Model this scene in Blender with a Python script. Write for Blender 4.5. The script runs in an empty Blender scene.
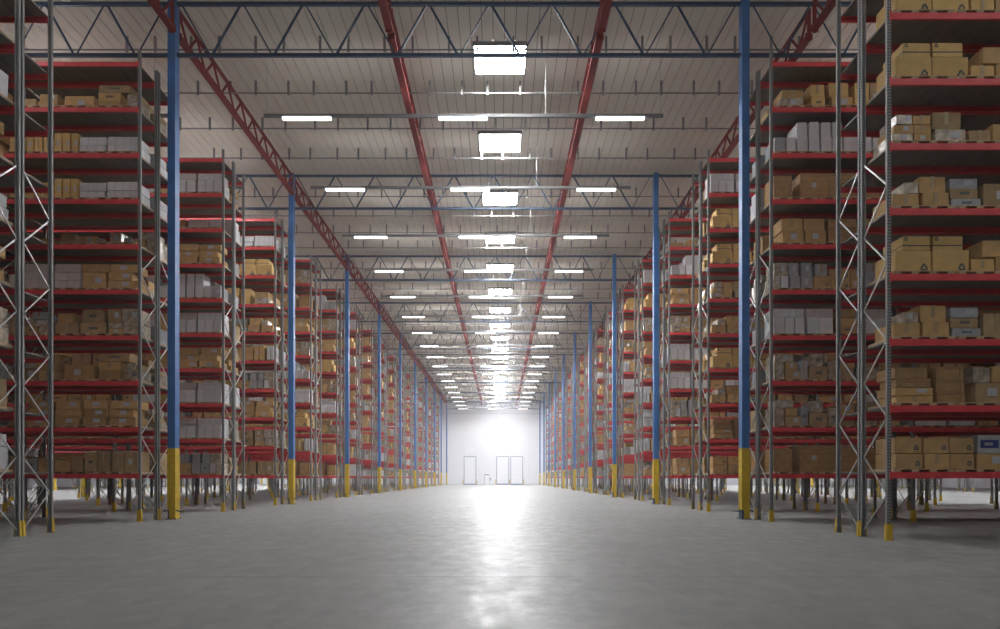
import bpy, bmesh, math, random
from mathutils import Vector, Matrix
from mathutils.bvhtree import BVHTree
random.seed(7)
R = random.Random(11)
sc = bpy.context.scene
COL = sc.collection

# ------------------------------------------------------------------ units
S = 0.016861          # metres per layout unit (one photo pixel at depth n = 1)
B = 12.65             # metres per structural bay
EYE = 72.5 * S
def X(u): return u * S
def Y(n): return n * B
def Z(k): return EYE + k * S
ORD = ['first','second','third','fourth','fifth','sixth','seventh','eighth','ninth','tenth','eleventh','twelfth',
       'thirteenth','fourteenth','fifteenth','sixteenth','seventeenth','eighteenth','nineteenth','twentieth'] + ['%dth' % i for i in range(21, 90)]

# ------------------------------------------------------------------ materials
def mat(name, col, rough=0.6, metal=0.0, var=0.12, scale=6.0, objvar=0.0, bump=0.0, spec=0.5, stretch=(1, 1, 1)):
    m = bpy.data.materials.new(name); m.use_nodes = True
    nt = m.node_tree; bs = nt.nodes['Principled BSDF']
    bs.inputs['Roughness'].default_value = rough
    bs.inputs['Metallic'].default_value = metal
    bs.inputs['Specular IOR Level'].default_value = spec
    tc = nt.nodes.new('ShaderNodeTexCoord')
    mp = nt.nodes.new('ShaderNodeMapping'); mp.inputs['Scale'].default_value = stretch
    nt.links.new(tc.outputs['Object'], mp.inputs['Vector'])
    nz = nt.nodes.new('ShaderNodeTexNoise'); nz.inputs['Scale'].default_value = scale; nz.inputs['Detail'].default_value = 4
    nt.links.new(mp.outputs['Vector'], nz.inputs['Vector'])
    mr = nt.nodes.new('ShaderNodeMapRange')
    mr.inputs['From Min'].default_value = 0.3; mr.inputs['From Max'].default_value = 0.7
    mr.inputs['To Min'].default_value = 1 - var; mr.inputs['To Max'].default_value = 1 + var
    nt.links.new(nz.outputs['Fac'], mr.inputs['Value'])
    val = mr.outputs['Result']
    if objvar:
        oi = nt.nodes.new('ShaderNodeObjectInfo')
        m2 = nt.nodes.new('ShaderNodeMapRange')
        m2.inputs['To Min'].default_value = 1 - objvar; m2.inputs['To Max'].default_value = 1 + objvar
        nt.links.new(oi.outputs['Random'], m2.inputs['Value'])
        mu = nt.nodes.new('ShaderNodeMath'); mu.operation = 'MULTIPLY'
        nt.links.new(val, mu.inputs[0]); nt.links.new(m2.outputs['Result'], mu.inputs[1]); val = mu.outputs[0]
    vm = nt.nodes.new('ShaderNodeVectorMath'); vm.operation = 'SCALE'
    vm.inputs[0].default_value = col
    nt.links.new(val, vm.inputs['Scale'])
    nt.links.new(vm.outputs['Vector'], bs.inputs['Base Color'])
    if bump:
        bp = nt.nodes.new('ShaderNodeBump'); bp.inputs['Strength'].default_value = bump; bp.inputs['Distance'].default_value = 0.01
        nt.links.new(nz.outputs['Fac'], bp.inputs['Height']); nt.links.new(bp.outputs['Normal'], bs.inputs['Normal'])
    return m
def emis(name, col, strength):
    m = bpy.data.materials.new(name); m.use_nodes = True
    nt = m.node_tree; bs = nt.nodes['Principled BSDF']
    bs.inputs['Base Color'].default_value = (.8, .8, .8, 1)
    bs.inputs['Emission Color'].default_value = (*col, 1)
    bs.inputs['Emission Strength'].default_value = strength
    return m

M = {
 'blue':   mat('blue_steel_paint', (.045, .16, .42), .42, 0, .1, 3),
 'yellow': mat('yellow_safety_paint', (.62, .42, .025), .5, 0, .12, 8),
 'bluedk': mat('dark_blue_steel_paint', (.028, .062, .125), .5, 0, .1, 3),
 'red':    mat('red_beam_enamel', (.70, .065, .08), .42, 0, .1, 4),
 'redst':  mat('red_girder_paint', (.22, .027, .027), .8, 0, .12, 4),
 'post':   mat('galvanised_upright_steel', (.29, .29, .295), .6, .0, .12, 5, stretch=(1, 1, .3)),
 'slot':   mat('slot_shade_plate', (.02, .02, .022), .8),
 'brace':  mat('galvanised_brace_steel', (.55, .55, .55), .4, .5, .08, 8),
 'deck':   mat('galvanised_shelf_deck', (.17, .16, .15), .6, .2, .2, 3, stretch=(2, .4, 1)),
 'pallet': mat('pallet_pine_wood', (.52, .38, .24), .8, 0, .2, 9, objvar=.15, stretch=(1, 6, 6)),
 'rail':   mat('grey_ceiling_rail_steel', (.22, .22, .225), .5, .2, .05),
 'wire':   mat('steel_suspension_wire', (.45, .45, .45), .7, 0, .05),
 'ceil':   mat('beige_roof_deck_paint', (.70, .65, .58), .75, 0, .04, .5),
 'groove': mat('roof_deck_joint', (.20, .18, .16), .85, 0, .04, .5),
 'wall':   mat('white_wall_panel', (.80, .81, .86), .7, 0, .02, .3),
 'panelj': mat('wall_panel_joint', (.62, .64, .72), .7),
 'doorfr': mat('grey_blue_door_frame', (.20, .24, .36), .5),
 'doorw':  mat('white_door_leaf', (.84, .85, .90), .5, 0, .02),
 'dock':   mat('blue_dock_leveller_steel', (.10, .17, .33), .5),
 'label':  mat('grey_paper_label', (.50, .52, .56), .6, 0, .12, 40),
 'print':  mat('dark_blue_print', (.05, .10, .13), .6),
 'blueprint': mat('blue_carton_print', (.03, .05, .22), .5),
 'tape':   mat('brown_packing_tape', (.40, .30, .18), .3, 0, .06),
 'strap':  mat('dark_plastic_strap', (.05, .06, .06), .4),
 'b':  mat('kraft_cardboard', (.52, .335, .15), .82, 0, .12, 5, .16),
 'y':  mat('golden_cardboard', (.64, .43, .17), .8, 0, .10, 5, .10),
 'd':  mat('dull_brown_cardboard', (.39, .27, .145), .85, 0, .16, 4, .16),
 'w':  mat('white_cardboard', (.66, .66, .69), .65, 0, .06, 6, .08),
 'g':  mat('grey_cardboard', (.36, .37, .40), .6, 0, .14, 6, .14),
 'p':  mat('pinkish_white_cardboard', (.56, .50, .50), .7, 0, .06, 6, .06),
 'f':  mat('stretch_film_over_cardboard', (.46, .40, .32), .22, 0, .45, 7, .12, .5),
 'c':  mat('crate_plywood', (.44, .265, .115), .7, 0, .2, 3, .1, stretch=(1, 1, 5)),
 'cg': mat('crate_batten', (.36, .22, .11), .7, 0, .2, 6),
}
EM_STRIP = emis('lit_tube_diffuser', (.985, .995, 1.0), 26.0)
EM_SKY = emis('lit_panel_diffuser', (.985, .995, 1.0), 60.0)
def emn(base, s, name):
    m = base.copy(); m.name = name
    m.node_tree.nodes['Principled BSDF'].inputs['Emission Strength'].default_value = s
    return m

# ------------------------------------------------------------------ mesh builder
class MB:
    def __init__(s): s.v = []; s.f = []; s.m = []; s.mats = []
    def mi(s, m):
        if m not in s.mats: s.mats.append(m)
        return s.mats.index(m)
    def hexa(s, pts, m):
        b = len(s.v); s.v += [tuple(p) for p in pts]; k = s.mi(m)
        for q in ((0,3,2,1),(4,5,6,7),(0,1,5,4),(1,2,6,5),(2,3,7,6),(3,0,4,7)):
            s.f.append(tuple(b + i for i in q)); s.m.append(k)
    def box(s, x0, x1, y0, y1, z0, z1, m):
        s.hexa([(x0,y0,z0),(x1,y0,z0),(x1,y1,z0),(x0,y1,z0),(x0,y0,z1),(x1,y0,z1),(x1,y1,z1),(x0,y1,z1)], m)
    def bar(s, p, q, w, h, m, up=(0,0,1)):
        p = Vector(p); q = Vector(q); d = (q - p).normalized(); u = Vector(up)
        a = d.cross(u)
        if a.length < 1e-4: a = d.cross(Vector((1,0,0)))
        a.normalize(); c = a.cross(d).normalized()
        a *= w/2; c *= h/2
        s.hexa([p-a-c, p+a-c, q+a-c, q-a-c, p-a+c, p+a+c, q+a+c, q-a+c], m)
    def tube(s, p, q, r, m, n=6):
        p = Vector(p); q = Vector(q); d = (q - p).normalized()
        a = d.cross(Vector((0,0,1)))
        if a.length < 1e-4: a = Vector((1,0,0))
        a.normalize(); c = d.cross(a); b = len(s.v); k = s.mi(m)
        for e in (p, q):
            for i in range(n):
                t = 2*math.pi*i/n; s.v.append(tuple(e + a*math.cos(t)*r + c*math.sin(t)*r))
        for i in range(n):
            j = (i+1) % n; s.f.append((b+i, b+j, b+n+j, b+n+i)); s.m.append(k)
        s.f.append(tuple(b+i for i in range(n))[::-1]); s.m.append(k)
        s.f.append(tuple(b+n+i for i in range(n))); s.m.append(k)
    def poly(s, pts, m):
        b = len(s.v); s.v += [tuple(p) for p in pts]; s.f.append(tuple(range(b, b+len(pts)))); s.m.append(s.mi(m))
    def mesh(s, name):
        me = bpy.data.meshes.new(name); me.from_pydata(s.v, [], s.f)
        for m in s.mats: me.materials.append(m)
        me.polygons.foreach_set('material_index', s.m); me.update()
        return me
    def build(s, name, parent=None, loc=None, bevel=0):
        me = s.mesh(name)
        if bevel:
            bm = bmesh.new(); bm.from_mesh(me)
            bmesh.ops.bevel(bm, geom=list(bm.edges), offset=bevel, segments=1, affect='EDGES')
            bm.to_mesh(me); bm.free()
        return link(name, me, parent, loc)
def link(name, me, parent=None, loc=None):
    o = bpy.data.objects.new(name, me); COL.objects.link(o)
    if parent: o.parent = parent
    if loc: o.location = loc
    return o
def tag(o, label=None, cat=None, group=None, kind=None):
    if label: o['label'] = label
    if cat: o['category'] = cat
    if group: o['group'] = group
    if kind: o['kind'] = kind
    return o
def empty(name, loc, label=None, cat=None, group=None):
    o = bpy.data.objects.new(name, None); COL.objects.link(o); o.location = loc; o.empty_display_size = .2
    return tag(o, label, cat, group)

# ------------------------------------------------------------------ layout numbers
XL, XR = -597.6, 450.0            # end uprights of the racks either side of the main aisle
BAYW = 235.5
KL = [7.1, 83.9, 160.7, 236.1, 311.8, 387.0, 461.8, 538.0, 614.0, 689.5]    # beam tops
KTOP = 709.0
NROW = 18
def row_n(k): return 1.159 + .5*k
FD = .080 * B                      # frame depth in metres
GAP = .0105 * B
NW = 11.0                          # depth of the end wall
KC = 848.0                         # ceiling
CXL, CXR = -574.0, 429.4           # column lines of the main aisle
XMIN, XMAX = -3600.0, 3400.0
TRN = [1.758 + i for i in range(-1, 10)]

# ------------------------------------------------------------------ room shell
def floor_mat():
    m = bpy.data.materials.new('polished_concrete'); m.use_nodes = True
    nt = m.node_tree; bs = nt.nodes['Principled BSDF']; L = nt.links.new
    tc = nt.nodes.new('ShaderNodeTexCoord')
    def noise(scale, detail, st=(1,1,1), rough=.6):
        mp = nt.nodes.new('ShaderNodeMapping'); mp.inputs['Scale'].default_value = st
        L(tc.outputs['Object'], mp.inputs['Vector'])
        n = nt.nodes.new('ShaderNodeTexNoise'); n.inputs['Scale'].default_value = scale; n.inputs['Detail'].default_value = detail
        n.inputs['Roughness'].default_value = rough
        L(mp.outputs['Vector'], n.inputs['Vector']); return n.outputs['Fac']
    def rng(v, a, b, f0=.3, f1=.7):
        r = nt.nodes.new('ShaderNodeMapRange'); r.inputs['From Min'].default_value = f0; r.inputs['From Max'].default_value = f1
        r.inputs['To Min'].default_value = a; r.inputs['To Max'].default_value = b; L(v, r.inputs['Value']); return r.outputs['Result']
    def mul(a, b):
        q = nt.nodes.new('ShaderNodeMath'); q.operation = 'MULTIPLY'; L(a, q.inputs[0]); L(b, q.inputs[1]); return q.outputs[0]
    n1 = noise(.35, 6, (1, .8, 1)); n2 = noise(3.0, 8, (1, .8, 1), .75); n3 = noise(22, 6); n4 = noise(2.2, 10, (1.5, .7, 1), .72)
    v = mul(mul(rng(n1, .86, 1.12), rng(n2, .80, 1.14)), rng(n3, .93, 1.06))
    # saw-cut joints every bay across the floor
    sp = nt.nodes.new('ShaderNodeSeparateXYZ'); L(tc.outputs['Object'], sp.inputs[0])
    a = nt.nodes.new('ShaderNodeMath'); a.operation = 'SUBTRACT'; L(sp.outputs['Y'], a.inputs[0]); a.inputs[1].default_value = 9.27
    b = nt.nodes.new('ShaderNodeMath'); b.operation = 'PINGPONG'; L(a.outputs[0], b.inputs[0]); b.inputs[1].default_value = B/2
    c = rng(b.outputs[0], .35, 1.0, .012, .026)
    v = mul(v, c)
    vm = nt.nodes.new('ShaderNodeVectorMath'); vm.operation = 'SCALE'; vm.inputs[0].default_value = (.292, .298, .298)
    L(v, vm.inputs['Scale']); L(vm.outputs['Vector'], bs.inputs['Base Color'])
    L(rng(n4, .36, .58, .38, .62), bs.inputs['Roughness'])
    bs.inputs['Specular IOR Level'].default_value = .5
    bp = nt.nodes.new('ShaderNodeBump'); bp.inputs['Strength'].default_value = .12; bp.inputs['Distance'].default_value = .004
    L(n3, bp.inputs['Height']); L(bp.outputs['Normal'], bs.inputs['Normal'])
    return m
Y0, Y1 = -14.0, Y(NW)
f = MB(); f.box(X(XMIN), X(XMAX), Y0, Y1 + .3, -.3, 0, floor_mat())
tag(f.build('floor'), kind='structure')
# ceiling: ribbed steel roof deck, panels 0.35 m wide separated by recessed joints
zc = Z(KC); c = MB(); pw = .36
x = X(XMIN); c.box(X(XMIN), X(XMAX), Y0, Y1 + .3, zc + .035, zc + .3, M['groove'])
while x < X(XMAX):
    c.box(x + .012, min(x + pw - .012, X(XMAX)), Y0, Y1, zc, zc + .036, M['ceil']); x += pw
tag(c.build('ceiling'), kind='structure')
w = MB(); w.box(X(XMIN), X(XMAX), Y1, Y1 + .3, 0, zc + .035, M['wall'])
xx = X(XMIN)
while xx < X(XMAX):       # vertical sandwich-panel joints
    w.box(xx, xx + .03, Y1 - .004, Y1, 0, zc, M['panelj']); xx += 6.0
w.box(X(XMIN), X(XMAX), Y1 - .05, Y1, Z(706), Z(714), M['panelj'])
tag(w.build('wall_far'), kind='structure')
w = MB(); w.box(X(XMIN) - .3, X(XMIN), Y0, Y1, 0, zc + .035, M['wall']); tag(w.build('wall_left'), kind='structure')
w = MB(); w.box(X(XMAX), X(XMAX) + .3, Y0, Y1, 0, zc + .035, M['wall']); tag(w.build('wall_right'), kind='structure')
w = MB(); w.box(X(XMIN), X(XMAX), Y1 - .03, Y1, 0, .12, M['panelj']); tag(w.build('baseboard_far'), kind='structure')

# dock doors and the small personnel door in the end wall
def dock_door(idx, px0, px1, ptop):
    x0, x1, zt = X((px0-500)*NW), X((px1-500)*NW), Z((478-ptop)*NW)
    d = MB(); d.box(x0, x1, Y1 - .06, Y1 - .01, 0, zt, M['doorw'])
    nsec = 8
    for i in range(1, nsec): d.box(x0, x1, Y1 - .064, Y1 - .058, zt*i/nsec - .012, zt*i/nsec + .012, M['panelj'])
    o = d.build('door_%d' % idx); tag(o, kind='structure')
    fr = MB(); t = .10
    fr.box(x0 - t, x0, Y1 - .16, Y1 - .02, 0, zt + t, M['doorfr']); fr.box(x1, x1 + t, Y1 - .16, Y1 - .02, 0, zt + t, M['doorfr'])
    fr.box(x0 - t, x1 + t, Y1 - .16, Y1 - .02, zt, zt + t, M['doorfr']); fr.build('door_frame', o)
    for sx in (x0 - .22, x1 + .22):
        g = MB(); g.tube((sx, Y1 - .3, 0), (sx, Y1 - .3, .95), .07, M['yellow'], 10); g.build('bollard', o)
    g = MB(); g.box(x0, x1, Y1 - .25, Y1 - .06, .0, .16, M['dock']); g.build('dock_sill', o)
    for fx in (.28, .72):
        g = MB(); cx = x0 + (x1-x0)*fx; g.box(cx - .36, cx + .36, Y1 - .075, Y1 - .06, 1.0, 1.42, emnglass); g.build('door_window', o)
emnglass = mat('pale_door_glazing', (.88, .90, .96), .15, 0, .02)
dock_door(1, 464.4, 475.6, 457.0)
dock_door(2, 497.0, 508.4, 457.0)
dock_door(3, 511.0, 522.4, 457.0)
d = MB(); x0, x1, zt = X(-15.2*NW), X(-11.0*NW), Z(2.8*NW)
d.box(x0, x1, Y1 - .06, Y1 - .01, 0, zt, M['doorw']); o = tag(d.build('door_4'), kind='structure')
fr = MB(); fr.box(x0 - .06, x0, Y1-.12, Y1-.01, 0, zt+.06, M['doorfr']); fr.box(x1, x1 + .06, Y1-.12, Y1-.01, 0, zt+.06, M['panelj'])
fr.box(x0 - .06, x1 + .06, Y1-.12, Y1-.01, zt, zt+.16, M['doorfr']); fr.build('door_frame', o)
g = MB(); g.tube((x1-.1, Y1-.12, 1.0), (x1-.1, Y1-.12, 1.15), .02, M['post']); g.build('door_handle', o)
b = MB(); b.box(x1 + .16, x1 + .36, Y1 - .12, Y1, .75, 1.25, M['doorfr']); b.box(x1 + .2, x1 + .32, Y1 - .125, Y1 - .12, .8, .95, M['label'])
tag(b.build('control_box'), 'small grey control box on the white end wall beside the narrow door', 'control box')
for i, (a0, a1, t0, t1, lb) in enumerate(((465.4, 474.2, 447.8, 452.6, 'pale rectangular panel on the end wall above the single dock door'),
                                          (504.5, 516.5, 447.8, 452.6, 'pale rectangular panel on the end wall above the paired dock doors'))):
    b = MB(); b.box(X((a0-500)*NW), X((a1-500)*NW), Y1 - .04, Y1, Z((478-t1)*NW), Z((478-t0)*NW), M['doorw'])
    tag(b.build('wall_panel'), lb, 'wall panel', 'panels above the dock doors')

# ------------------------------------------------------------------ columns
def column_parts():
    hw, hd, ht = 6.65*S, .15, Z(839); hy = 2.1
    P = {}
    m = MB(); m.box(-hw, hw, -hd, hd, hy, ht, M['blue']); P['shaft'] = m.mesh('shaft')
    m = MB(); m.box(-hw-.006, hw+.006, -hd-.006, hd+.006, .28, hy, M['yellow'])
    m.box(-hw+.05, hw+.006, -hd-.006, hd+.006, .02, .28, M['yellow']); P['painted_base'] = m.mesh('painted_base')
    m = MB(); m.box(-hw-.002, -hw+.055, -hd, hd, .0, .29, M['bluedk'])
    P['foot_stub'] = m.mesh('foot_stub')
    m = MB(); m.box(-hw-.05, hw+.05, -hd-.05, hd+.05, 0, .02, M['post'])
    for sx in (-1, 1):
        for sy in (-1, 1): m.tube((sx*(hw+.025), sy*(hd+.025), .02), (sx*(hw+.025), sy*(hd+.025), .06), .015, M['post'])
    P['base_plate'] = m.mesh('base_plate')
    for key, sg in (('earthing_strap', 1), ('earthing_strap_r', -1)):
        m = MB()
        m.bar((sg*(hw+.005), -hd+.02, .27), (sg*(hw+.14), -hd+.02, .235), .02, .03, M['bluedk']); m.bar((sg*(hw+.14), -hd+.02, .235), (sg*(hw+.28), -hd+.02, .25), .02, .03, M['brace'])
        m.bar((-sg*(hw+.005), -hd+.02, .27), (-sg*(hw+.11), -hd+.02, .235), .02, .03, M['bluedk'])
        P[key] = m.mesh('earthing_strap')
    return P
CP = column_parts()
SIDE = {'main_l': 'left edge of the main aisle', 'main_r': 'right edge of the main aisle'}
def column(xu, n, lab, detail=True):
    r = empty('steel_column', (X(xu), Y(n), 0), lab, 'column', 'blue columns with yellow painted feet')
    for k, me in CP.items():
        if k.startswith('earthing') and (not detail or (k == 'earthing_strap') != (xu < 0)): continue
        link(me.name.split('.')[0], me, r)
for i, n in enumerate(TRN):
    if i == 0: continue
    a = ('%s blue and yellow steel column from the camera along the ' % ORD[i-1])
    column(CXL, n, a + 'left aisle edge')
    column(CXR, n, a + 'right aisle edge')
# columns of the neighbouring aisles, glimpsed under the racks
for xu, nm in ((-1563, 'beyond the left racks'), (-2566, 'beside the far left aisle'), (1415, 'beyond the right racks'), (2419, 'beside the far right aisle')):
    q = 0
    for i, n in enumerate(TRN):
        if i < 2: continue
        column(xu, n, '%s blue and yellow column %s, seen under the shelves' % (ORD[q], nm), False); q += 1

# ------------------------------------------------------------------ roof trusses (blue, across)
def truss(n, x0u, x1u, lab):
    r = empty('roof_truss', (X(x0u), Y(n), Z(743)), lab, 'roof truss', 'blue lattice roof trusses')
    L = X(x1u - x0u); H = (833-743)*S
    key = (round(L, 2),)
    if key not in TR:
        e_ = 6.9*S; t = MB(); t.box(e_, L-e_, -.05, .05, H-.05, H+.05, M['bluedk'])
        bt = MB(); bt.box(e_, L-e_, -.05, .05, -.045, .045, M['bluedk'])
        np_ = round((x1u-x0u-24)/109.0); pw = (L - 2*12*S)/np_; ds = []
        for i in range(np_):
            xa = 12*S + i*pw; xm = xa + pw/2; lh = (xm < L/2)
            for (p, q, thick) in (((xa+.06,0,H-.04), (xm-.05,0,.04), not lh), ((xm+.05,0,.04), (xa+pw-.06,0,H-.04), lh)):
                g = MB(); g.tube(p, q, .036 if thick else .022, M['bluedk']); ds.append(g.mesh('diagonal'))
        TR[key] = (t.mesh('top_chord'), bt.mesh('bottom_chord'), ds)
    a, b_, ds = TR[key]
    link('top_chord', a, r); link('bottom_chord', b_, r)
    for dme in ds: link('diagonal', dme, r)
TR = {}
for i, n in enumerate(TRN):
    if i == 0: continue
    o = ORD[i-1]
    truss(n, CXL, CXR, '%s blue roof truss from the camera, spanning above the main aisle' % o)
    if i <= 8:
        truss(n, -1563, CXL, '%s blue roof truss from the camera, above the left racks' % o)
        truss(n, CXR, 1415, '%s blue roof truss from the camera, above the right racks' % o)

# ------------------------------------------------------------------ red longitudinal girders
def girder(xu, n0, flange, lab, parts):
    r = empty('lattice_girder', (X(xu), Y(n0), Z(783)), lab, 'girder', 'red lattice roof girders')
    L = B; H = (829-783)*S; key = (flange, parts)
    if key not in GR:
        lo = MB(); lo.box(-flange/2, flange/2, .17, L-.17, -.05, .05, M['redst'])
        up = MB(); up.box(-.045, .045, .17, L-.17, H-.04, H+.04, M['redst'])
        en = []
        for y in (.2, L-.2):
            g = MB(); g.box(-.05, .05, y-.03, y+.03, -.12, H+.05, M['redst']); g.box(-flange/2, flange/2, y-.04 if y > 1 else y-.02, y+.02 if y > 1 else y+.04, -.1, .1, M['redst'])
            en.append(g.mesh('end_bracket'))
        ds = []; np_ = 9; p = (L-.5)/np_
        for i in range(np_):
            ya = .25 + i*p
            for (q0, q1) in (((0, ya, H-.03), (0, ya+p/2, .04)), ((0, ya+p/2, .04), (0, ya+p, H-.03))):
                g = MB(); g.bar(q0, q1, .05, .06, M['redst'], (1,0,0)); ds.append(g)
        if parts: GR[key] = ([('lower_chord', lo.mesh('lower_chord')), ('upper_chord', up.mesh('upper_chord'))] + [('end_bracket', e) for e in en] + [('diagonal', g.mesh('diagonal')) for g in ds])
        else:
            w_ = MB()
            for g in ds:
                b0 = len(w_.v); w_.v += g.v; w_.f += [tuple(b0+i for i in q) for q in g.f]; w_.m += [0]*len(g.f)
            w_.mats = [M['redst']]
            GR[key] = [('lower_chord', lo.mesh('lower_chord')), ('upper_chord', up.mesh('upper_chord')), ('lattice', w_.mesh('lattice'))]
    for nm, me in GR[key]: link(nm, me, r)
GR = {}
for i, n in enumerate(TRN[:-1]):
    o = ORD[i]
    for xu, fl, nm in ((-571, .2, 'above the left column line'), (-193, .22, 'hung left of the light panels'), (177, .22, 'hung right of the light panels'), (548, .2, 'running over the right racks')):
        girder(xu, n, fl, '%s red lattice girder from the camera, %s' % (o, nm), i < 4)

# ------------------------------------------------------------------ thin ceiling rails on hangers
RX0, RX1 = -1540, 1400
def rail_row(n, idx, parts):
    r = empty('ceiling_rail', (0, Y(n), Z(822)), '%s thin grey ceiling rail from the camera, held on short hangers' % ORD[idx], 'ceiling rail', 'thin grey rails under the roof deck')
    g = MB(); g.box(X(RX0), X(RX1), -.02, .02, -.02, .02, M['rail']); xs = []
    k = -9
    while True:
        a = -469 + 123.7*k
        if a > RX1: break
        for q in (a, a + 54.1):
            if RX0 < q < RX1: xs.append(q + (idx % 4)*17)
        k += 1
    h = (KC-822)*S
    if not parts:
        for q in xs: g.box(X(q)-.035, X(q)+.035, -.02, .02, -.04, h, M['rail'])
    if 'rail' not in RL: RL['rail'] = None
    g.build('rail', r)
    if parts:
        for q in xs:
            if not -760 < q < 640: continue
            if RL.get('h') is None:
                t = MB(); t.box(-.035, .035, -.03, .03, -.07, h, M['rail']); RL['h'] = t.mesh('hanger')
            link('hanger', RL['h'], r, (X(q), 0, 0))
RL = {}
ri = 0
for bay in range(0, 10):
    for dn in (.162, .378, .594, .812):
        n = 1.758 + bay + dn
        if n < NW - .05: rail_row(n, ri, bay < 3); ri += 1
for dn in (.594, .812): rail_row(.758 + dn, ri, False); ri += 1

SKY0, SKYG, SKYN, ST0, STG, STS = 84, 3.0, 4, 5.0, -.12, 20
# ------------------------------------------------------------------ ceiling light panels (over x = 0)
for k in range(-5, 18):
    n = 2.012 + .5*k
    r = empty('light_panel', (0, Y(n), Z(KC)), ('%s square bright light panel from the camera along the aisle ceiling' % ORD[k]) if k >= 0 else ('ceiling light panel over the open floor before the racks, %s towards the rear' % ORD[-k-1]), 'ceiling light', 'square light panels along the ceiling')
    h = .85
    fr = MB(); t = .05
    for (a0, a1, b0, b1) in ((-h-t, h+t, -h-t, -h), (-h-t, h+t, h, h+t), (-h-t, -h, -h, h), (h, h+t, -h, h)):
        fr.box(a0, a1, b0, b1, -.14, 0, M['rail'])
    fr.build('frame', r)
    s = SKY0 + SKYG*k**1.5 if k >= 0 else SKYN
    if k >= 15: s *= (.9, .7, .36)[k-15]
    e = MB(); e.box(-h, h, -h, h, -.11, -.05, emn(EM_SKY, s, 'lit_panel_diffuser')); e.build('diffuser', r)

for xu, nm in ((-2063, 'left'), (1916, 'right')):
    for k in range(0, 18):
        r = empty('light_panel', (X(xu), Y(2.012 + .5*k), Z(KC)), '%s square light panel over the far %s aisle, behind the rack tops' % (ORD[k], nm), 'ceiling light', 'light panels over the far %s aisle' % nm)
        h = .85; e = MB(); e.box(-h, h, -h, h, -.11, -.05, emn(EM_SKY, 60 + 6*k, 'lit_panel_diffuser')); e.build('diffuser', r)
        fr = MB()
        for (a0, a1, b0, b1) in ((-h-.05, h+.05, -h-.05, -h), (-h-.05, h+.05, h, h+.05), (-h-.05, -h, -h, h), (h, h+.05, -h, h)): fr.box(a0, a1, b0, b1, -.14, 0, M['rail'])
        fr.build('frame', r)
# ------------------------------------------------------------------ suspended strip-light rails
def strip_rail(n, x0u, x1u, strips, wires, strength, lab, grp, up=0, kz=732):
    r = empty('strip_light_rail', (0, Y(n), Z(kz)), lab, 'strip light', grp)
    g = MB(); g.box(X(x0u), X(x1u), -.05, .05, -.035, .035, M['rail'])
    for y_ in (-.05, .042): g.box(X(x0u), X(x1u), y_, y_+.008, .035, .075, M['rail'])
    g.build('rail', r)
    me = emn(EM_STRIP, strength, 'lit_tube_diffuser')
    if up:  # invented upward glow, added to brighten the ceiling above the rail
        e = MB(); e.box(X(x0u)+.3, X(x1u)-.3, -.04, .04, .036, .041, emn(EM_STRIP, up, 'added_uplight_diffuser')); e.build('added_uplight', r)
    for s_ in strips:
        e = MB(); e.box(X(s_)-.82, X(s_)+.82, -.075, .075, -.105, -.036, me); e.build('lit_tube', r)
    for q in wires:
        e = MB(); e.tube((X(q), 0, .03), (X(q), 0, (KC-kz)*S), .007, M['wire'], 4); e.build('suspension_wire', r)
for k in [-4, -3, -2] + list(range(0, 18)):
    n = 2.025 + .5*k
    if n > NW-.1: break
    strip_rail(n, -478, 330, (-391, -75, 243), (-472, -239, 92, 324), ST0 + STG*k if k >= 0 else 40,
               ('%s suspended rail of three strip lights from the camera above the aisle' % ORD[k]) if k >= 0 else ('suspended strip light rail over the floor before the racks, %s towards the rear' % ORD[-k-1]), 'strip light rails above the aisle', (7 + 3.8*k) if k >= 0 else 8)
for k in range(-4, 17):
    n = 2.025 + .5*k
    KO = ORD[k+4]; STS = 46 if k >= 0 else 40
    KZ = 741 if k == -1 else 732
    strip_rail(n, -1480, -650, ((-722,) if k == 1 else ()) + (-880, -1160, -1420), (-700, -1100, -1460), STS, '%s suspended strip light rail from the camera above the left racks' % KO, 'strip light rails above the left racks', 0, KZ)
    strip_rail(n, 548, 1330, (760, 1010, 1260), (560, 900, 1310), STS, '%s suspended strip light rail from the camera above the right racks' % KO, 'strip light rails above the right racks', 0, KZ)

# ------------------------------------------------------------------ pallet racks
PW, PD = .084, .068               # upright section
ZT = Z(KTOP)
def post_mesh(slots_front):
    s = -1 if slots_front else 1   # outward (slotted) side in y
    m = MB(); w2 = PW/2; t = .01
    yo = s*PD/2; yi = -s*PD/2
    m.box(-w2, w2, min(yo, yo - s*t), max(yo, yo - s*t), 0, ZT, M['post'])
    for sx in (-1, 1):
        m.box(min(sx*w2, sx*(w2-t)), max(sx*w2, sx*(w2-t)), min(yo - s*t, yi), max(yo - s*t, yi), 0, ZT, M['post'])
        m.box(min(sx*w2, sx*(w2-.022)), max(sx*w2, sx*(w2-.022)), min(yi, yi + s*t), max(yi, yi + s*t), 0, ZT, M['post'])
    m.box(-w2-.01, w2+.01, -PD/2-.01, PD/2+.01, 0, .01, M['post'])
    z = .15
    while z < ZT - .05:
        for sx in (-.021, .021):
            m.box(sx-.010, sx+.010, min(yo, yo + s*.003), max(yo, yo + s*.003), z, z+.034, M['slot'])  # near-black raised plates paint in the dark seen inside slot holes
        z += .062
    return m
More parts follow.
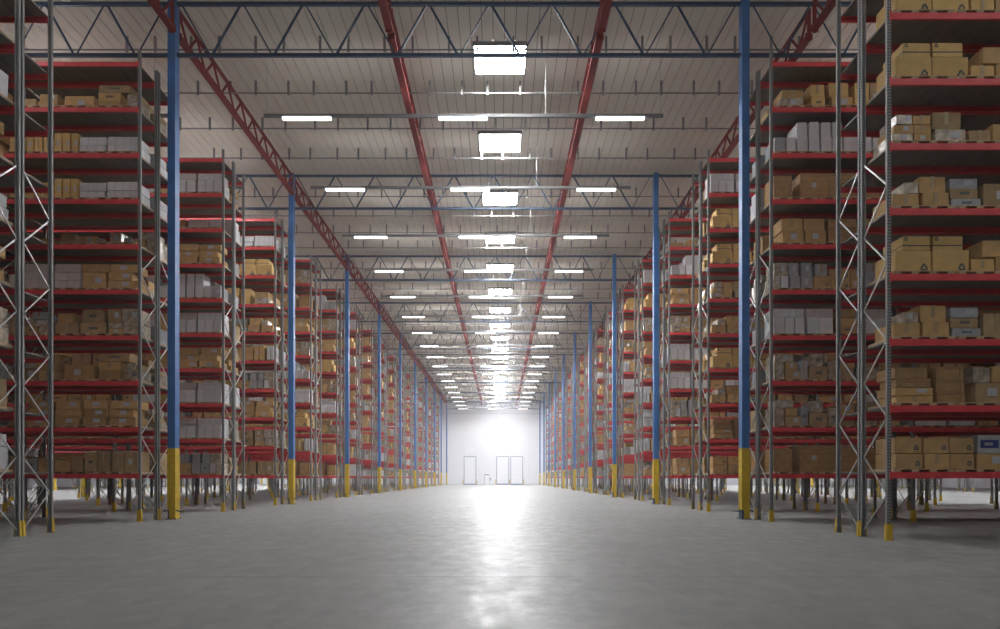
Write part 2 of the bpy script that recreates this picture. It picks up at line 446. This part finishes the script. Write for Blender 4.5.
def guard_mesh(front):
    s = -1 if front else 1; m = MB(); h = .325; yy = s*(PD/2 + .006)
    def pl(xa, xb, ya, yb, xa2, xb2, ya2, yb2):
        m.hexa([(xa,ya,.005),(xb,ya,.005),(xb,yb,.005),(xa,yb,.005),(xa2,ya2,h),(xb2,ya2,h),(xb2,yb2,h),(xa2,yb2,h)], M['yellow'])
    o = s*.02
    a, b_ = sorted((yy, yy + s*.008))
    pl(-.047, .047, a + o*.6, b_ + o*.6, -.047, .047, a, b_)
    e0, e1 = sorted((yy + s*.01, -s*PD/2))
    pl(-.068, -.060, e0, e1, -.054, -.046, e0, e1); pl(.060, .068, e0, e1, .046, .054, e0, e1)
    pl(-.068, -.047, a + o*.3, b_ + o*.3, -.054, -.047, a, b_); pl(.047, .068, a + o*.3, b_ + o*.3, .047, .054, a, b_)
    m.box(-.072, .072, min(yy, yy + s*.018), max(yy, yy + s*.018), 0, .012, M['yellow'])
    return m
def bracing(sgn):
    # zigzag between the two uprights of one frame, y from 0 to FD ; sgn True = nodes fall like the camera-side half
    m = MB(); k = -63 if sgn else -19; zs = []
    first_y = FD if sgn else FD
    kk = (-64 if sgn else -19-45); side = 1 if sgn else 0
    while kk < 390:
        zs.append((FD - .04 if side else .04, Z(kk))); side = 1 - side; kk += 45
    for p, q in zip(zs, zs[1:]):
        m.bar((0, p[0], p[1]), (0, q[0], q[1]), .03, .022, M['brace'], (1,0,0))
    return m
BH = 7.5*S
def beam_mesh(front):
    s = -1 if front else 1; m = MB(); x0 = PW/2 - .004; x1 = X(BAYW) - PW/2 + .004
    y0, y1 = sorted((s*PD/2 + s*.012, s*PD/2 - s*.045))
    m.box(x0, x1, y0, y1, -BH, -.03, M['red'])
    y0, y1 = sorted((s*PD/2 + s*.006, s*PD/2 - s*.045)); m.box(x0, x1, y0, y1, -.03, 0, M['red'])
    for a, b_ in ((x0 - .03, x0 + .012), (x1 - .012, x1 + .03)):
        c0, c1 = sorted((s*PD/2 + s*.002, s*PD/2 + s*.014)); m.box(a, b_, c0, c1, -BH - .03, .03, M['red'])
    return m
def deck_mesh():
    m = MB(); x0 = PW/2 + .01; x1 = X(BAYW) - PW/2 - .01; nb = 20; w_ = (x1 - x0)/nb
    for i in range(nb): m.box(x0 + i*w_ + .004, x0 + (i+1)*w_ - .004, PD/2 - .03 + .035, FD - PD/2 - .005, -.03, -.002, M['deck'])
    m.box(x0, x1, .06, FD - .06, -.038, -.031, M['deck'])
    return m
RM = {'post_f': post_mesh(True), 'post_r': post_mesh(False), 'g_f': guard_mesh(True), 'g_r': guard_mesh(False),
      'br_a': bracing(True), 'br_b': bracing(False), 'bm_f': beam_mesh(True), 'bm_r': beam_mesh(False), 'deck': deck_mesh()}
RMM = {k: v.mesh(k) for k, v in RM.items()}
for k, nme in (('post_f','upright'),('post_r','upright'),('g_f','foot_guard'),('g_r','foot_guard'),('br_a','bracing'),('br_b','bracing'),('bm_f','beam'),('bm_r','beam'),('deck','shelf_deck')): RMM[k].name = nme
def add_to(m, src, off):
    b0 = len(m.v); m.v += [(p[0]+off[0], p[1]+off[1], p[2]+off[2]) for p in src.v]
    mp = [m.mi(x) for x in src.mats]
    m.f += [tuple(b0+i for i in q) for q in src.f]; m.m += [mp[i] for i in src.m]
MERGED = {}
def rack(xleft_u, n, half, nb, parts, lab, grp):
    """one single-depth rack run, x from xleft_u over nb bays; half 'A' faces the camera, 'B' faces away"""
    y = Y(n) + (0 if half == 'A' else FD + GAP)
    items = []
    for i in range(nb + 1):
        xx = X(BAYW)*i
        items += [('upright', 'post_f', (xx, 0, 0)), ('upright', 'post_r', (xx, FD, 0)), ('foot_guard', 'g_f', (xx, 0, 0)), ('foot_guard', 'g_r', (xx, FD, 0)),
                  ('bracing', 'br_a' if half == 'A' else 'br_b', (xx, 0, 0))]
    for i in range(nb):
        for K in KL:
            xx = X(BAYW)*i; zz = Z(K)
            items += [('beam', 'bm_f', (xx, 0, zz)), ('beam', 'bm_r', (xx, FD, zz)), ('shelf_deck', 'deck', (xx, 0, zz))]
    if parts:
        r = empty('pallet_rack', (X(xleft_u), y, 0), lab, 'pallet rack', grp)
        last = {}
        for nm, key, off in items:
            if nm == 'foot_guard': link(nm, RMM[key], last[key[-1]])
            else:
                q_ = link(nm, RMM[key], r, off)
                if nm == 'upright': last[key[-1]] = q_
    else:
        key = (half, nb)
        if key not in MERGED:
            m = MB()
            for nm, k2, off in items: add_to(m, RM[k2], off)
            MERGED[key] = m.mesh('pallet_rack')
        r = link('pallet_rack', MERGED[key], None, (X(xleft_u), y, 0)); tag(r, lab, 'pallet rack', grp)
    return r
HALF = {'A': 'camera-facing half', 'B': 'rear half'}
PARTROWS = 5
for k in range(NROW):
    for side, xl in (('left', XL - 4*BAYW), ('right', XR)):
        for half in 'AB':
            rack(xl, row_n(k), half, 4, k < PARTROWS, 'red and grey pallet rack, %s of the %s row %s of the aisle' % (HALF[half], ORD[k], side),
                 'back-to-back pallet racks %s of the aisle' % side)
for k in range(5, NROW):
    for side, xl in (('left', -2587 - 2*BAYW), ('right', 2440)):
        for half in 'AB':
            rack(xl, row_n(k), half, 2, False, 'red and grey pallet rack beyond the far %s aisle, %s of row %d' % (side, HALF[half], k+1), 'pallet racks beyond the far %s aisle' % side)

# ------------------------------------------------------------------ loads
# (d0, d1, h0, h1, colour, opts) in layout units; d = distance from the aisle end of the bay
T = {}
T['A'] = (.30, [(6,31,0,18,'f'),(6,16,18,26,'d'),(17,31,18,30,'f'),(42,79,0,17,'b','t'),(42,79,17,32,'b'),(27,79,32.2,46,'d','k',-2),(86,136,0,26,'b','l'),(148,180,0,16,'b','t'),(148,178,16,30,'b'),(184,216,0,22,'d')])
T['B'] = (.08, [(6,57,0,14,'w'),(6,57,14.2,29,'w'),(62,103,0,13,'w'),(60,104,14,28,'w'),(106,117.5,0,34,'y','l'),(119,131,0,34,'y','l'),(133,145,0,34,'y','l'),(151,163,0,27,'y','l'),(165,178,0,27,'y'),(180,192,0,27,'y','l'),(194,206,0,30,'y'),(207,219,0,30,'y')])
T['C'] = (.08, [(6,56,0,14,'b','l'),(16,55,14,28,'b'),(8,53,28,42,'b','l'),(60,99,0,28,'b','l'),(57,100,28,42,'b'),(102,123,0,14,'p'),(124,145,0,14,'p'),(102,123,14,28,'p'),(124,145,14,28,'p'),(102,145,28,42,'p'),(152,174,0,28,'p'),(175,196,0,28,'p'),(152,196,28,42,'p'),(198,220,0,24,'p')])
T['D'] = (.10, [(6,31,0,20,'f'),(33,56,0,11,'b','l'),(33,57,11,21,'f'),(5,34,20,43,'f','l'),(36,58,20,43,'d','l'),(61,103,0,20,'d','k'),(66,100,20,42,'d','k'),(106,144,0,20,'d','t'),(116,142,20,36,'b'),(151,172,0,14,'f'),(151,190,14,26,'f','l'),(174,196,0,14,'b'),(160,184,26,38,'g'),(198,220,0,28,'d')])
T['D2'] = (.10, [(8,24,0,30,'f'),(10,40,30,43,'f','l'),(26,52,0,16,'d','l'),(27,46,16,30,'b'),(52,64,0,32,'g'),(66,96,0,22,'d','k'),(70,90,22,42,'f'),(98,112,0,30,'f'),(114,140,0,18,'d'),(112,142,18,36,'b'),(146,180,0,20,'f'),(150,176,20,40,'d'),(184,216,0,30,'b')])
T['E'] = (.2, [])
T['F'] = (.08, [(10,54,0,14,'b','l'),(15,55,14,28,'b'),(8,52,28,42,'b','l'),(59,98,0,14,'b'),(57,96,14,28,'b','l'),(58,98,28,43,'b'),(104,144,0,14,'b','l'),(102,145,14,27,'b'),(104,143,27,42,'b','l'),(150,192,0,14,'b'),(152,190,14,28,'b'),(150,186,28,42,'b','l'),(197,220,0,28,'b')])
T['G'] = (.06, [(6,27,0,34,'d'),(28,48,0,34,'d'),(53,73,0,34,'d'),(74,94,0,34,'d'),(97,118,0,22,'d'),(119,144,0,20,'b'),(150,172,0,23,'b','t'),(174,198,0,22,'g'),(200,220,0,26,'d')])
T['H'] = (.10, [(20,56,0,17,'f','l'),(21,57,17,32,'b','t'),(70,93,0,19,'y'),(68,92,19,40,'y'),(104,138,0,19,'y','l'),(100,132,19,43,'y','t'),(142,166,0,42,'y'),(168,178,0,42,'d'),(182,216,0,20,'b'),(184,212,20,38,'b','t')])
T['W'] = (.08, [(8,26,0,27,'g'),(28,43,0,27,'w'),(46,63,0,27,'w'),(65,82,0,27,'w'),(85,102,0,27,'w'),(105,121,0,27,'w'),(123,145,0,27,'w'),(46,63,27,53,'w'),(66,82,27,53,'w'),(86,102,27,53,'w'),(105,121,27,53,'w'),(152,170,0,27,'w'),(172,190,0,27,'w'),(192,210,0,27,'w'),(152,170,27,50,'w')])
T['X'] = (.08, [(6,36,0,38,'c'),(50,148,0,43,'c'),(158,216,0,40,'c')])
T['Y'] = (.08, [(22,57,0,22,'b','l'),(60,93,0,22,'b','l'),(20,55,22,43,'b','t'),(57,92,22,43,'b','t'),(98,146,0,14,'c'),(99,145,14.2,28,'c'),(98,144,28.2,41,'c'),(152,186,0,22,'b'),(154,184,22,42,'b'),(190,218,0,30,'d')])
T['Z'] = (.08, [(6,17,0,22,'f'),(19,31,0,22,'w'),(34,50,0,22,'g'),(52,71,0,22,'g'),(8,31,22,44,'f'),(33,48,22,44,'g'),(53,70,22,44,'g'),(76,96,22,42,'g'),(73,100,0,21.5,'b','r'),(102,134,0,16,'b','r'),(101,134,16,34,'b','r'),(136,150,0,16,'b'),(136,150,16,34,'b'),(156,190,0,24,'g'),(158,188,24,44,'g'),(194,218,0,26,'b')])
T['V'] = (.06, [(6,23,0,28,'w'),(24,40,0,28,'w'),(41,57,0,28,'w'),(6,57,28.2,43,'w'),(62,82,0,28,'w'),(83,105,0,28,'w'),(60,106,28.2,43,'p'),(112,144,0,14,'b'),(114,146,14,28,'b'),(112,142,28,42,'b'),(152,175,0,26,'w'),(176,198,0,26,'w'),(152,196,26,42,'p'),(201,220,0,20,'b')])
T['T1'] = (.06, [(11,52.5,0,26,'y','r'),(54,96,0,26,'y','r'),(20,52,26,43,'y','s'),(55,90,26,43,'y','s'),(99,126,0,16,'y','t'),(128,146,0,18,'b'),(113,146,18.3,38,'b','r',14),(152,192,0,26,'y','r'),(154,188,26,43,'y','s'),(196,220,0,26,'y')])
T['P'] = (.07, [(9,39,0,17,'b','t'),(43,74,0,18,'b','t'),(41,71,18,37.5,'b','t'),(22,38,17,30,'f'),(77,111,0,11,'g','k'),(76,108,11,23,'d','k'),(76,108,23,35,'g','l'),(114,146,0,28,'d'),(152,184,0,18,'b','t'),(154,182,18,38,'b'),(188,218,0,24,'d')])
T['Q'] = (.07, [(8,32,0,12,'f'),(33,52,0,11,'b','l'),(12,34,12,23,'b','l'),(35,54,12,23,'b','t'),(14,32,23,35,'f','l'),(33,53,23,34,'b','t'),(58,93,0,16.5,'f','l'),(55,88,16.5,37,'d','t'),(97,122,0,15,'d','t'),(124,146,0,22,'b'),(152,186,0,16,'b','l'),(154,184,16,34,'d'),(190,218,0,22,'b')])
T['R'] = (.10, [(14,56,0,9,'b'),(13,57,9.2,19,'b'),(14,54,19.2,29,'c'),(12,50,29.2,42,'c'),(60,93,0,14,'c'),(60,93,14.2,28,'c'),(60,92,28.2,43,'c'),(106,148,0,24,'d'),(104,124,24.2,42,'f'),(126,148,24.2,44,'b','l'),(154,190,0,26,'d'),(194,218,0,30,'c')])
T['T0'] = (.05, [(11,42,0,18,'b','r'),(44,73,0,18,'b'),(74.5,103,0,18,'b','r'),(11,42,18.3,36.5,'b','r'),(44,73,18.3,36.5,'b','r'),(74.5,103,18.3,36.5,'b','r'),(106,146,0,18,'b'),(108,147,18.3,40,'g','B'),(152,184,0,18,'b'),(186,218,0,18,'b'),(152,184,18.3,36,'b')])
T['BT'] = (.08, [(6,13,0,38,'w'),(15,24,0,38,'w'),(30,44,0,38,'y'),(46,58,0,38,'b'),(62,80,0,34,'b'),(82,100,0,34,'b'),(106,124,0,30,'y'),(126,146,0,30,'b'),(152,190,0,20,'b','t'),(154,186,20,38,'d')])
ASG = {
 ('left',0): ['V','G','D','F','B','F','B','H','A'],
 ('left',1): ['G','F','A','D','C','E','B','B','A'],
 ('left',2): ['Z','V','V','F','V','W','F','E','V'],
 ('left',3): ['G','D','F','Z','BT','P','H','T1','B'],
 ('left',4): ['X','BT','T1','V','W','D','F','X','D'],
 ('right',0): ['T0','R','P','T1','P','Q','T1','T1','T1'],
 ('right',1): ['X','D2','D2','V','Z','Y','X','W','H'],
 ('right',2): ['T0','R','P','T1','P','Q','T1','T1','V'],
 ('right',3): ['Y','Y','Z','V','V','D','F','W','E'],
 ('right',4): ['P','BT','V','BT','Q','F','D','T1','V'],
}
POOL = ['A','B','C','D','F','G','H','W','Y','Z','V','T1','P','Q','T0','BT','F','V','W','X','Z','D2']
boxes = []; pallets = []
PAL_H = 3.4*S
for k in range(NROW):
    for side in ('left', 'right'):
        for half in 'AB':
            yb = Y(row_n(k)) + (0 if half == 'A' else FD + GAP)
            for bay in range(4):
                for lv in range(9):
                    if k == 0 and half == 'B' and bay == 0: continue
                    if half == 'A' and bay == 0 and (side, k) in ASG: t = ASG[(side, k)][lv]
                    elif half == 'B' and bay == 0 and (side, k) in ASG and R.random() < .75: t = ASG[(side, k)][lv]
                    else: t = R.choice(POOL)
                    if bay == 2 and k < 3 and False: continue
                    sb, lst = T[t]; zt = Z(KL[lv])
                    base = (bay, side, k, half, lv)
                    def xd(d):
                        d = d + bay*BAYW
                        return X(XR + d) if side == 'right' else X(XL - d)
                    for j in range(3):
                        a, b_ = xd(5 + 75.3*j), xd(5 + 75.3*j + 71)
                        pallets.append(dict(x0=min(a,b_), x1=max(a,b_), y0=yb-.046, y1=yb+FD-.02, z0=zt+.001, z1=zt+PAL_H, base=base, o=j + 3*bay, col='pallet', op=''))
                    for it in lst:
                        d0, d1, h0, h1, col = it[:5]; op = it[5] if len(it) > 5 else ''; rot = it[6] if len(it) > 6 else 0
                        a, b_ = xd(d0), xd(d1)
                        ysb = yb + sb + R.uniform(0, .035) + (0.03 if h0 > 1 else 0)
                        ye = yb + FD - .09 - R.uniform(0, .12) - (0.05 if h0 > 1 else 0)
                        boxes.append(dict(x0=min(a,b_), x1=max(a,b_), y0=ysb, y1=ye, z0=zt+PAL_H+.002+h0*S, z1=zt+PAL_H+h1*S, base=base, col=col, op=op, tilt=rot*(1 if side=='right' else -1), d=d0 + bay*BAYW, h0=h0))
# which ones does the photograph's viewpoint see, and how large
def hexverts(q): return [(q['x0'],q['y0'],q['z0']),(q['x1'],q['y0'],q['z0']),(q['x1'],q['y1'],q['z0']),(q['x0'],q['y1'],q['z0']),(q['x0'],q['y0'],q['z1']),(q['x1'],q['y0'],q['z1']),(q['x1'],q['y1'],q['z1']),(q['x0'],q['y1'],q['z1'])]
vv = []; ff = []; own = []
FQ = ((0,3,2,1),(4,5,6,7),(0,1,5,4),(1,2,6,5),(2,3,7,6),(3,0,4,7))
def addq(q, i):
    b0 = len(vv); vv.extend(hexverts(q))
    for g in FQ: ff.append(tuple(b0+j for j in g)); own.append(i)
allq = boxes + pallets
for i, q in enumerate(allq): addq(q, i)
def blk(x0,x1,y0,y1,z0,z1): addq(dict(x0=x0,x1=x1,y0=y0,y1=y1,z0=z0,z1=z1), -1)
for k in range(NROW):
    for xa, xb in ((X(XL-4*BAYW), X(XL)), (X(XR), X(XR+4*BAYW))):
        for half in (0, 1):
            yb = Y(row_n(k)) + half*(FD+GAP)
            for K in KL:
                blk(xa, xb, yb-.04, yb+.01, Z(K)-BH, Z(K)); blk(xa, xb, yb+FD-.01, yb+FD+.04, Z(K)-BH, Z(K)); blk(xa, xb, yb, yb+FD, Z(K)-.03, Z(K)-.002)
            for i in range(5):
                xx = xa + i*X(BAYW)
                for yy in (yb, yb+FD): blk(xx-PW/2, xx+PW/2, yy-PD/2, yy+PD/2, 0, ZT)
for n in TRN[1:]:
    for xu in (CXL, CXR): blk(X(xu)-.11, X(xu)+.11, Y(n)-.15, Y(n)+.15, 0, Z(839))
blk(X(XMIN), X(XMAX), Y1, Y1+.1, 0, 20); blk(X(XMIN), X(XMAX), 0, Y1, -.1, 0)
bvh = BVHTree.FromPolygons([Vector(p) for p in vv], ff)
F = B/S; org = Vector((0, 0, EYE)); cnt = {}
for py in range(0, 520, 1):
    for px in range(0 if py % 1 == 0 else 1, 1000, 1):
        if 447 < px < 540: continue
        h = bvh.ray_cast(org, Vector(((px + .5 - 500)/F, 1, (478 - py - .5)/F)))
        if h[2] is not None:
            i = own[h[2]]
            if i >= 0: cnt[i] = cnt.get(i, 0) + 1
nb_ = len(boxes)
WH = set('wgp')
def pick(idx, lim): 
    s_ = sorted([i for i in idx if cnt.get(i, 0) > 0], key=lambda i: -cnt[i]); return s_[:lim], len(s_)
brown, nbr = pick([i for i in range(nb_) if boxes[i]['col'] not in WH and boxes[i]['col'] != 'c'], 300)
white, nwh = pick([i for i in range(nb_) if boxes[i]['col'] in WH], 300)
crate, ncr = pick([i for i in range(nb_) if boxes[i]['col'] == 'c'], 300)
pall, npa = pick(range(nb_, len(allq)), 300)
print('VISIBLE brown', nbr, 'white', nwh, 'crate', ncr, 'pallet', npa)

# ordinal of each box along its shelf (from the aisle), within its layer
shelf = {}
for i, q in enumerate(boxes): shelf.setdefault((q['base'][1:]), []).append(i)
for key, ids in shelf.items():
    layers = {}
    for i in ids:
        h = boxes[i]['h0']; L_ = 'bottom' if h < 1 else ('middle' if h < 20.5 else 'top')
        layers.setdefault(L_, []).append(i)
    for L_, li in layers.items():
        li.sort(key=lambda i: (boxes[i]['d'], boxes[i]['h0']))
        for o_, i in enumerate(li): boxes[i]['lab'] = (L_, o_)
CN = {'b': 'brown', 'y': 'tan', 'd': 'dull brown', 'f': 'film-wrapped', 'w': 'white', 'g': 'grey', 'p': 'pale', 'c': 'wooden'}
def place(q): 
    bay, side, k, half, lv = q['base']
    return '%s shelf, %s row %s, %s side' % (ORD[lv], side, k+1 if k >= 18 else ORD[k], 'front' if half == 'A' else 'back')
def extras(o, q, w_, dp, h, col):
    op = q['op']; y = -.004; rr = random.Random(int(q['x0']*1000) + int(q['z0']*977))
    if not op and col in 'bydfg': op = rr.choice(['l', 't', 'k', '', 'l', 't'])
    def sheet(name, x0, x1, z0, z1, m, lab=None, yy=y):
        g = MB(); g.box(x0, x1, yy, 0.0005, z0, z1, M[m]); p = g.build(name, o); 
        if lab: p['label'] = lab
        return p
    if op == 'l':
        cx = rr.uniform(.3, .6)*w_; sheet('paper_label', cx, cx + min(.2, w_*.3), h*.35, h*.35 + min(.16, h*.45), 'label', 'grey paper label')
    elif op == 't':
        sheet('packing_tape', w_*.42, w_*.56, h*.28, h, 'tape', 'darker packing tape')
    elif op == 'k':
        g = MB(); n_ = 5
        for i in range(n_): g.box(w_*.36 + i*w_*.07, w_*.36 + i*w_*.07 + w_*.045, y, 0, h*.42, h*.42 + min(.07, h*.25), M['print'])
        g.build('printed_lettering', o)
    elif op == 's':
        g = MB(); g.box(0, w_, y, 0, h*.30, h*.37, M['strap']); g.box(-.004, 0, 0, dp, h*.30, h*.37, M['strap']); g.box(w_, w_+.004, 0, dp, h*.30, h*.37, M['strap']); g.build('strap', o)
        recyc(o, w_*.12, h*.78, .045, y)
        # rectangular arrows mark
    elif op == 'r':
        recyc(o, w_*.80, h*.22 if h > .38 else h*.35, .085 if h > .38 else .06, y)
    elif op == 'B':
        g = MB(); g.box(w_*.08, w_*.62, y, 0, h*.28, h*.72, M['blueprint']); g.box(w_*.2, w_*.45, y-.001, y, h*.42, h*.58, M['g']); g.build('printed_panel', o)['label'] = 'blue printed panel'
def recyc(o, cx, cz, r, y):
    """three bent arrows chasing round a triangle"""
    g = MB()
    V3 = [Vector((cx + r*math.sin(t), y, cz + r*math.cos(t))) for t in (0, 2*math.pi/3, 4*math.pi/3)]
    for i in range(3):
        a, b_ = V3[i], V3[(i+1) % 3]
        p = a.lerp(b_, .12); q = a.lerp(b_, .62); t = a.lerp(b_, .88)
        g.bar(p, q, .003, r*.34, M['print'], (0,0,1) if abs((q-p).normalized().z) < .9 else (1,0,0))
        dd = (b_ - a).normalized(); nn = Vector((dd.z, 0, -dd.x))*r*.36
        g.poly([q + nn, t, q - nn], M['print']); g.poly([q - nn, t, q + nn], M['print'])
        g.bar(a.lerp(V3[(i+2) % 3], .05), a.lerp(b_, .2), .003, r*.3, M['print'])
    g.build('recycling_mark', o)
def make_box(q, kind):
    w_, dp, h = q['x1']-q['x0'], q['y1']-q['y0'], q['z1']-q['z0']; col = q['col']
    rr = random.Random(int(q['x0']*1313) + int(q['z0']*771) + int(q['y0']*17))
    bm = bmesh.new()
    bmesh.ops.create_cube(bm, size=1)
    for v in bm.verts:
        v.co = Vector(((v.co.x+.5)*w_, (v.co.y+.5)*dp, (v.co.z+.5)*h))
        if v.co.z > h*.5 and col != 'c':
            v.co.x += rr.uniform(-.008, .008); v.co.y += rr.uniform(-.0, .012); v.co.z -= rr.uniform(0, .010)
    bmesh.ops.bevel(bm, geom=list(bm.edges), offset=.006, segments=1, affect='EDGES')
    nm = {'c': 'wooden_crate', 'w': 'white_carton'}.get(kind, 'cardboard_box')
    me = bpy.data.meshes.new(nm); bm.to_mesh(me); bm.free(); me.materials.append(M[col])
    L_, o_ = q['lab']
    noun = {'c': 'crate', 'w': 'carton'}.get(kind, 'box')
    lab = '%s %s, %s layer, %s from aisle, %s' % (CN[col], noun, L_, ORD[o_], place(q))
    grp = {'b': 'brown cardboard boxes on the racks', 'w': 'white and grey cartons on the racks', 'c': 'wooden crates on the racks'}[kind]
    o = link(nm, me, None, (q['x0'], q['y0'], q['z0'])); tag(o, lab, noun, grp)
    o.rotation_euler = (0, 0, math.radians(rr.uniform(-.7, .7)))
    a = cnt.get(q['i'], 0)
    if col == 'c':
        if a > 25:
            ns = max(1, int(h/.16))
            for t_ in ((0, .07), (w_/2-.035, w_/2+.035), (w_-.07, w_)):
                if t_[0] > .1 and t_[0] < w_-.15 and w_ < 1.2: continue
                g = MB(); g.box(t_[0], t_[1], -.016, .002, .0, h, M['cg']); g.build('batten', o)
            for z_ in (0, h-.06):
                g = MB(); g.box(.07, w_-.07, -.012, .002, z_, z_+.06, M['cg']); g.build('edge_board', o)
            if h > .6 and w_ > 1:
                for fx in (.2, .62): 
                    g = MB(); g.box(w_*fx, w_*fx+.13, -.006, .001, h*.45, h*.45+.13, M['label']); p = g.build('paper_label', o); p['label'] = 'grey paper label'
    elif a > 20:
        # the closed flap seam along the top and the taped joint
        extras(o, q, w_, dp, h, col)
        if col in 'wgp' and a > 60 and w_ > .5:
            n_ = max(2, round(w_/.24)); g = MB()
            for j in range(1, n_): g.box(w_*j/n_-.004, w_*j/n_+.004, -.002, .001, .01, h-.012, M['g'])
            g.build('carton_joint', o)
    return o
for kind, ids in (('b', brown), ('w', white), ('c', crate)):
    for i in ids: boxes[i]['i'] = i; make_box(boxes[i], kind)
def pallet_mb(q, m, off=True):
    x0, x1, y0, y1, z0, z1 = (q[t] for t in ('x0','x1','y0','y1','z0','z1'))
    if not off: x1 -= x0; y1 -= y0; z1 -= z0; x0 = y0 = z0 = 0
    h = z1 - z0; wd = x1 - x0
    m.box(x0, x1, y0, y1, z1 - .016, z1, M['pallet'])
    for f_ in (0, .2934, .5867, .88): m.box(x0 + wd*f_, x0 + wd*(f_+.12), y0 + .005, y1 - .005, z0, z1 - .016, M['pallet'])
pm = {}
for i in pall:
    q = allq[i]; m = MB(); pallet_mb(q, m, False)
    o = m.build('pallet', None, (q['x0'], q['y0'], q['z0']))
    tag(o, 'thin wooden pallet, %s from aisle, %s' % (ORD[q['o']], place(q)), 'pallet', 'wooden pallets on the rack shelves')
# the rest, past 300 of a kind
sb_, sw_, sp_ = MB(), MB(), MB()
ind = set(brown) | set(white) | set(crate)
def near(q): return q['base'][0] < 2 or q['base'][2] < 4
for i, q in enumerate(boxes):
    if i in ind or not near(q): continue
    (sw_ if q['col'] in WH else sb_).hexa(hexverts(q), M[q['col']])
pset = set(pall)
for i in range(nb_, len(allq)):
    if i in pset or not near(allq[i]): continue
    q = allq[i]
    if q['base'][2] < 6: pallet_mb(q, sp_)
    else: sp_.hexa(hexverts(q), M['pallet'])
tag(sb_.build('cardboard_box'), 'all the smaller-looking brown boxes filling the deeper and farther rack shelves', 'box', 'brown cardboard boxes on the racks', 'stuff')
tag(sw_.build('white_carton'), 'all the smaller-looking white and grey cartons on the deeper and farther shelves', 'carton', 'white and grey cartons on the racks', 'stuff')
tag(sp_.build('pallet'), 'all the thin wooden pallets on the deeper and farther rack shelves', 'pallet', 'wooden pallets on the rack shelves', 'stuff')

# ------------------------------------------------------------------ camera, world, output
cam = bpy.data.cameras.new('camera'); co = bpy.data.objects.new('camera', cam); COL.objects.link(co)
co.location = (0, 0, EYE); co.rotation_euler = (math.pi/2, 0, 0)
cam.sensor_width = 36; cam.lens = 36*F/1000; cam.shift_y = .1635; cam.clip_end = 500; cam.clip_start = .05
sc.camera = co
wd = bpy.data.worlds.new('world'); sc.world = wd; wd.use_nodes = True
wd.node_tree.nodes['Background'].inputs[0].default_value = (.5, .5, .52, 1); wd.node_tree.nodes['Background'].inputs[1].default_value = 0.13
vs = wd.node_tree.nodes.new('ShaderNodeVolumeScatter'); vs.inputs['Density'].default_value = .0011; vs.inputs['Anisotropy'].default_value = .3
wd.node_tree.links.new(vs.outputs[0], wd.node_tree.nodes['World Output'].inputs['Volume'])
sc.cycles.volume_bounces = 1
sc.view_settings.view_transform = 'Standard'; sc.view_settings.look = 'None'; sc.view_settings.gamma = 1
sc.view_settings.use_curve_mapping = False; sc.view_settings.exposure = 0.13
sc.cycles.use_denoising = True
sc.cycles.max_bounces = 8; sc.cycles.diffuse_bounces = 5; sc.cycles.glossy_bounces = 4
sc.cycles.use_light_tree = True
sc.cycles.sample_clamp_indirect = 3
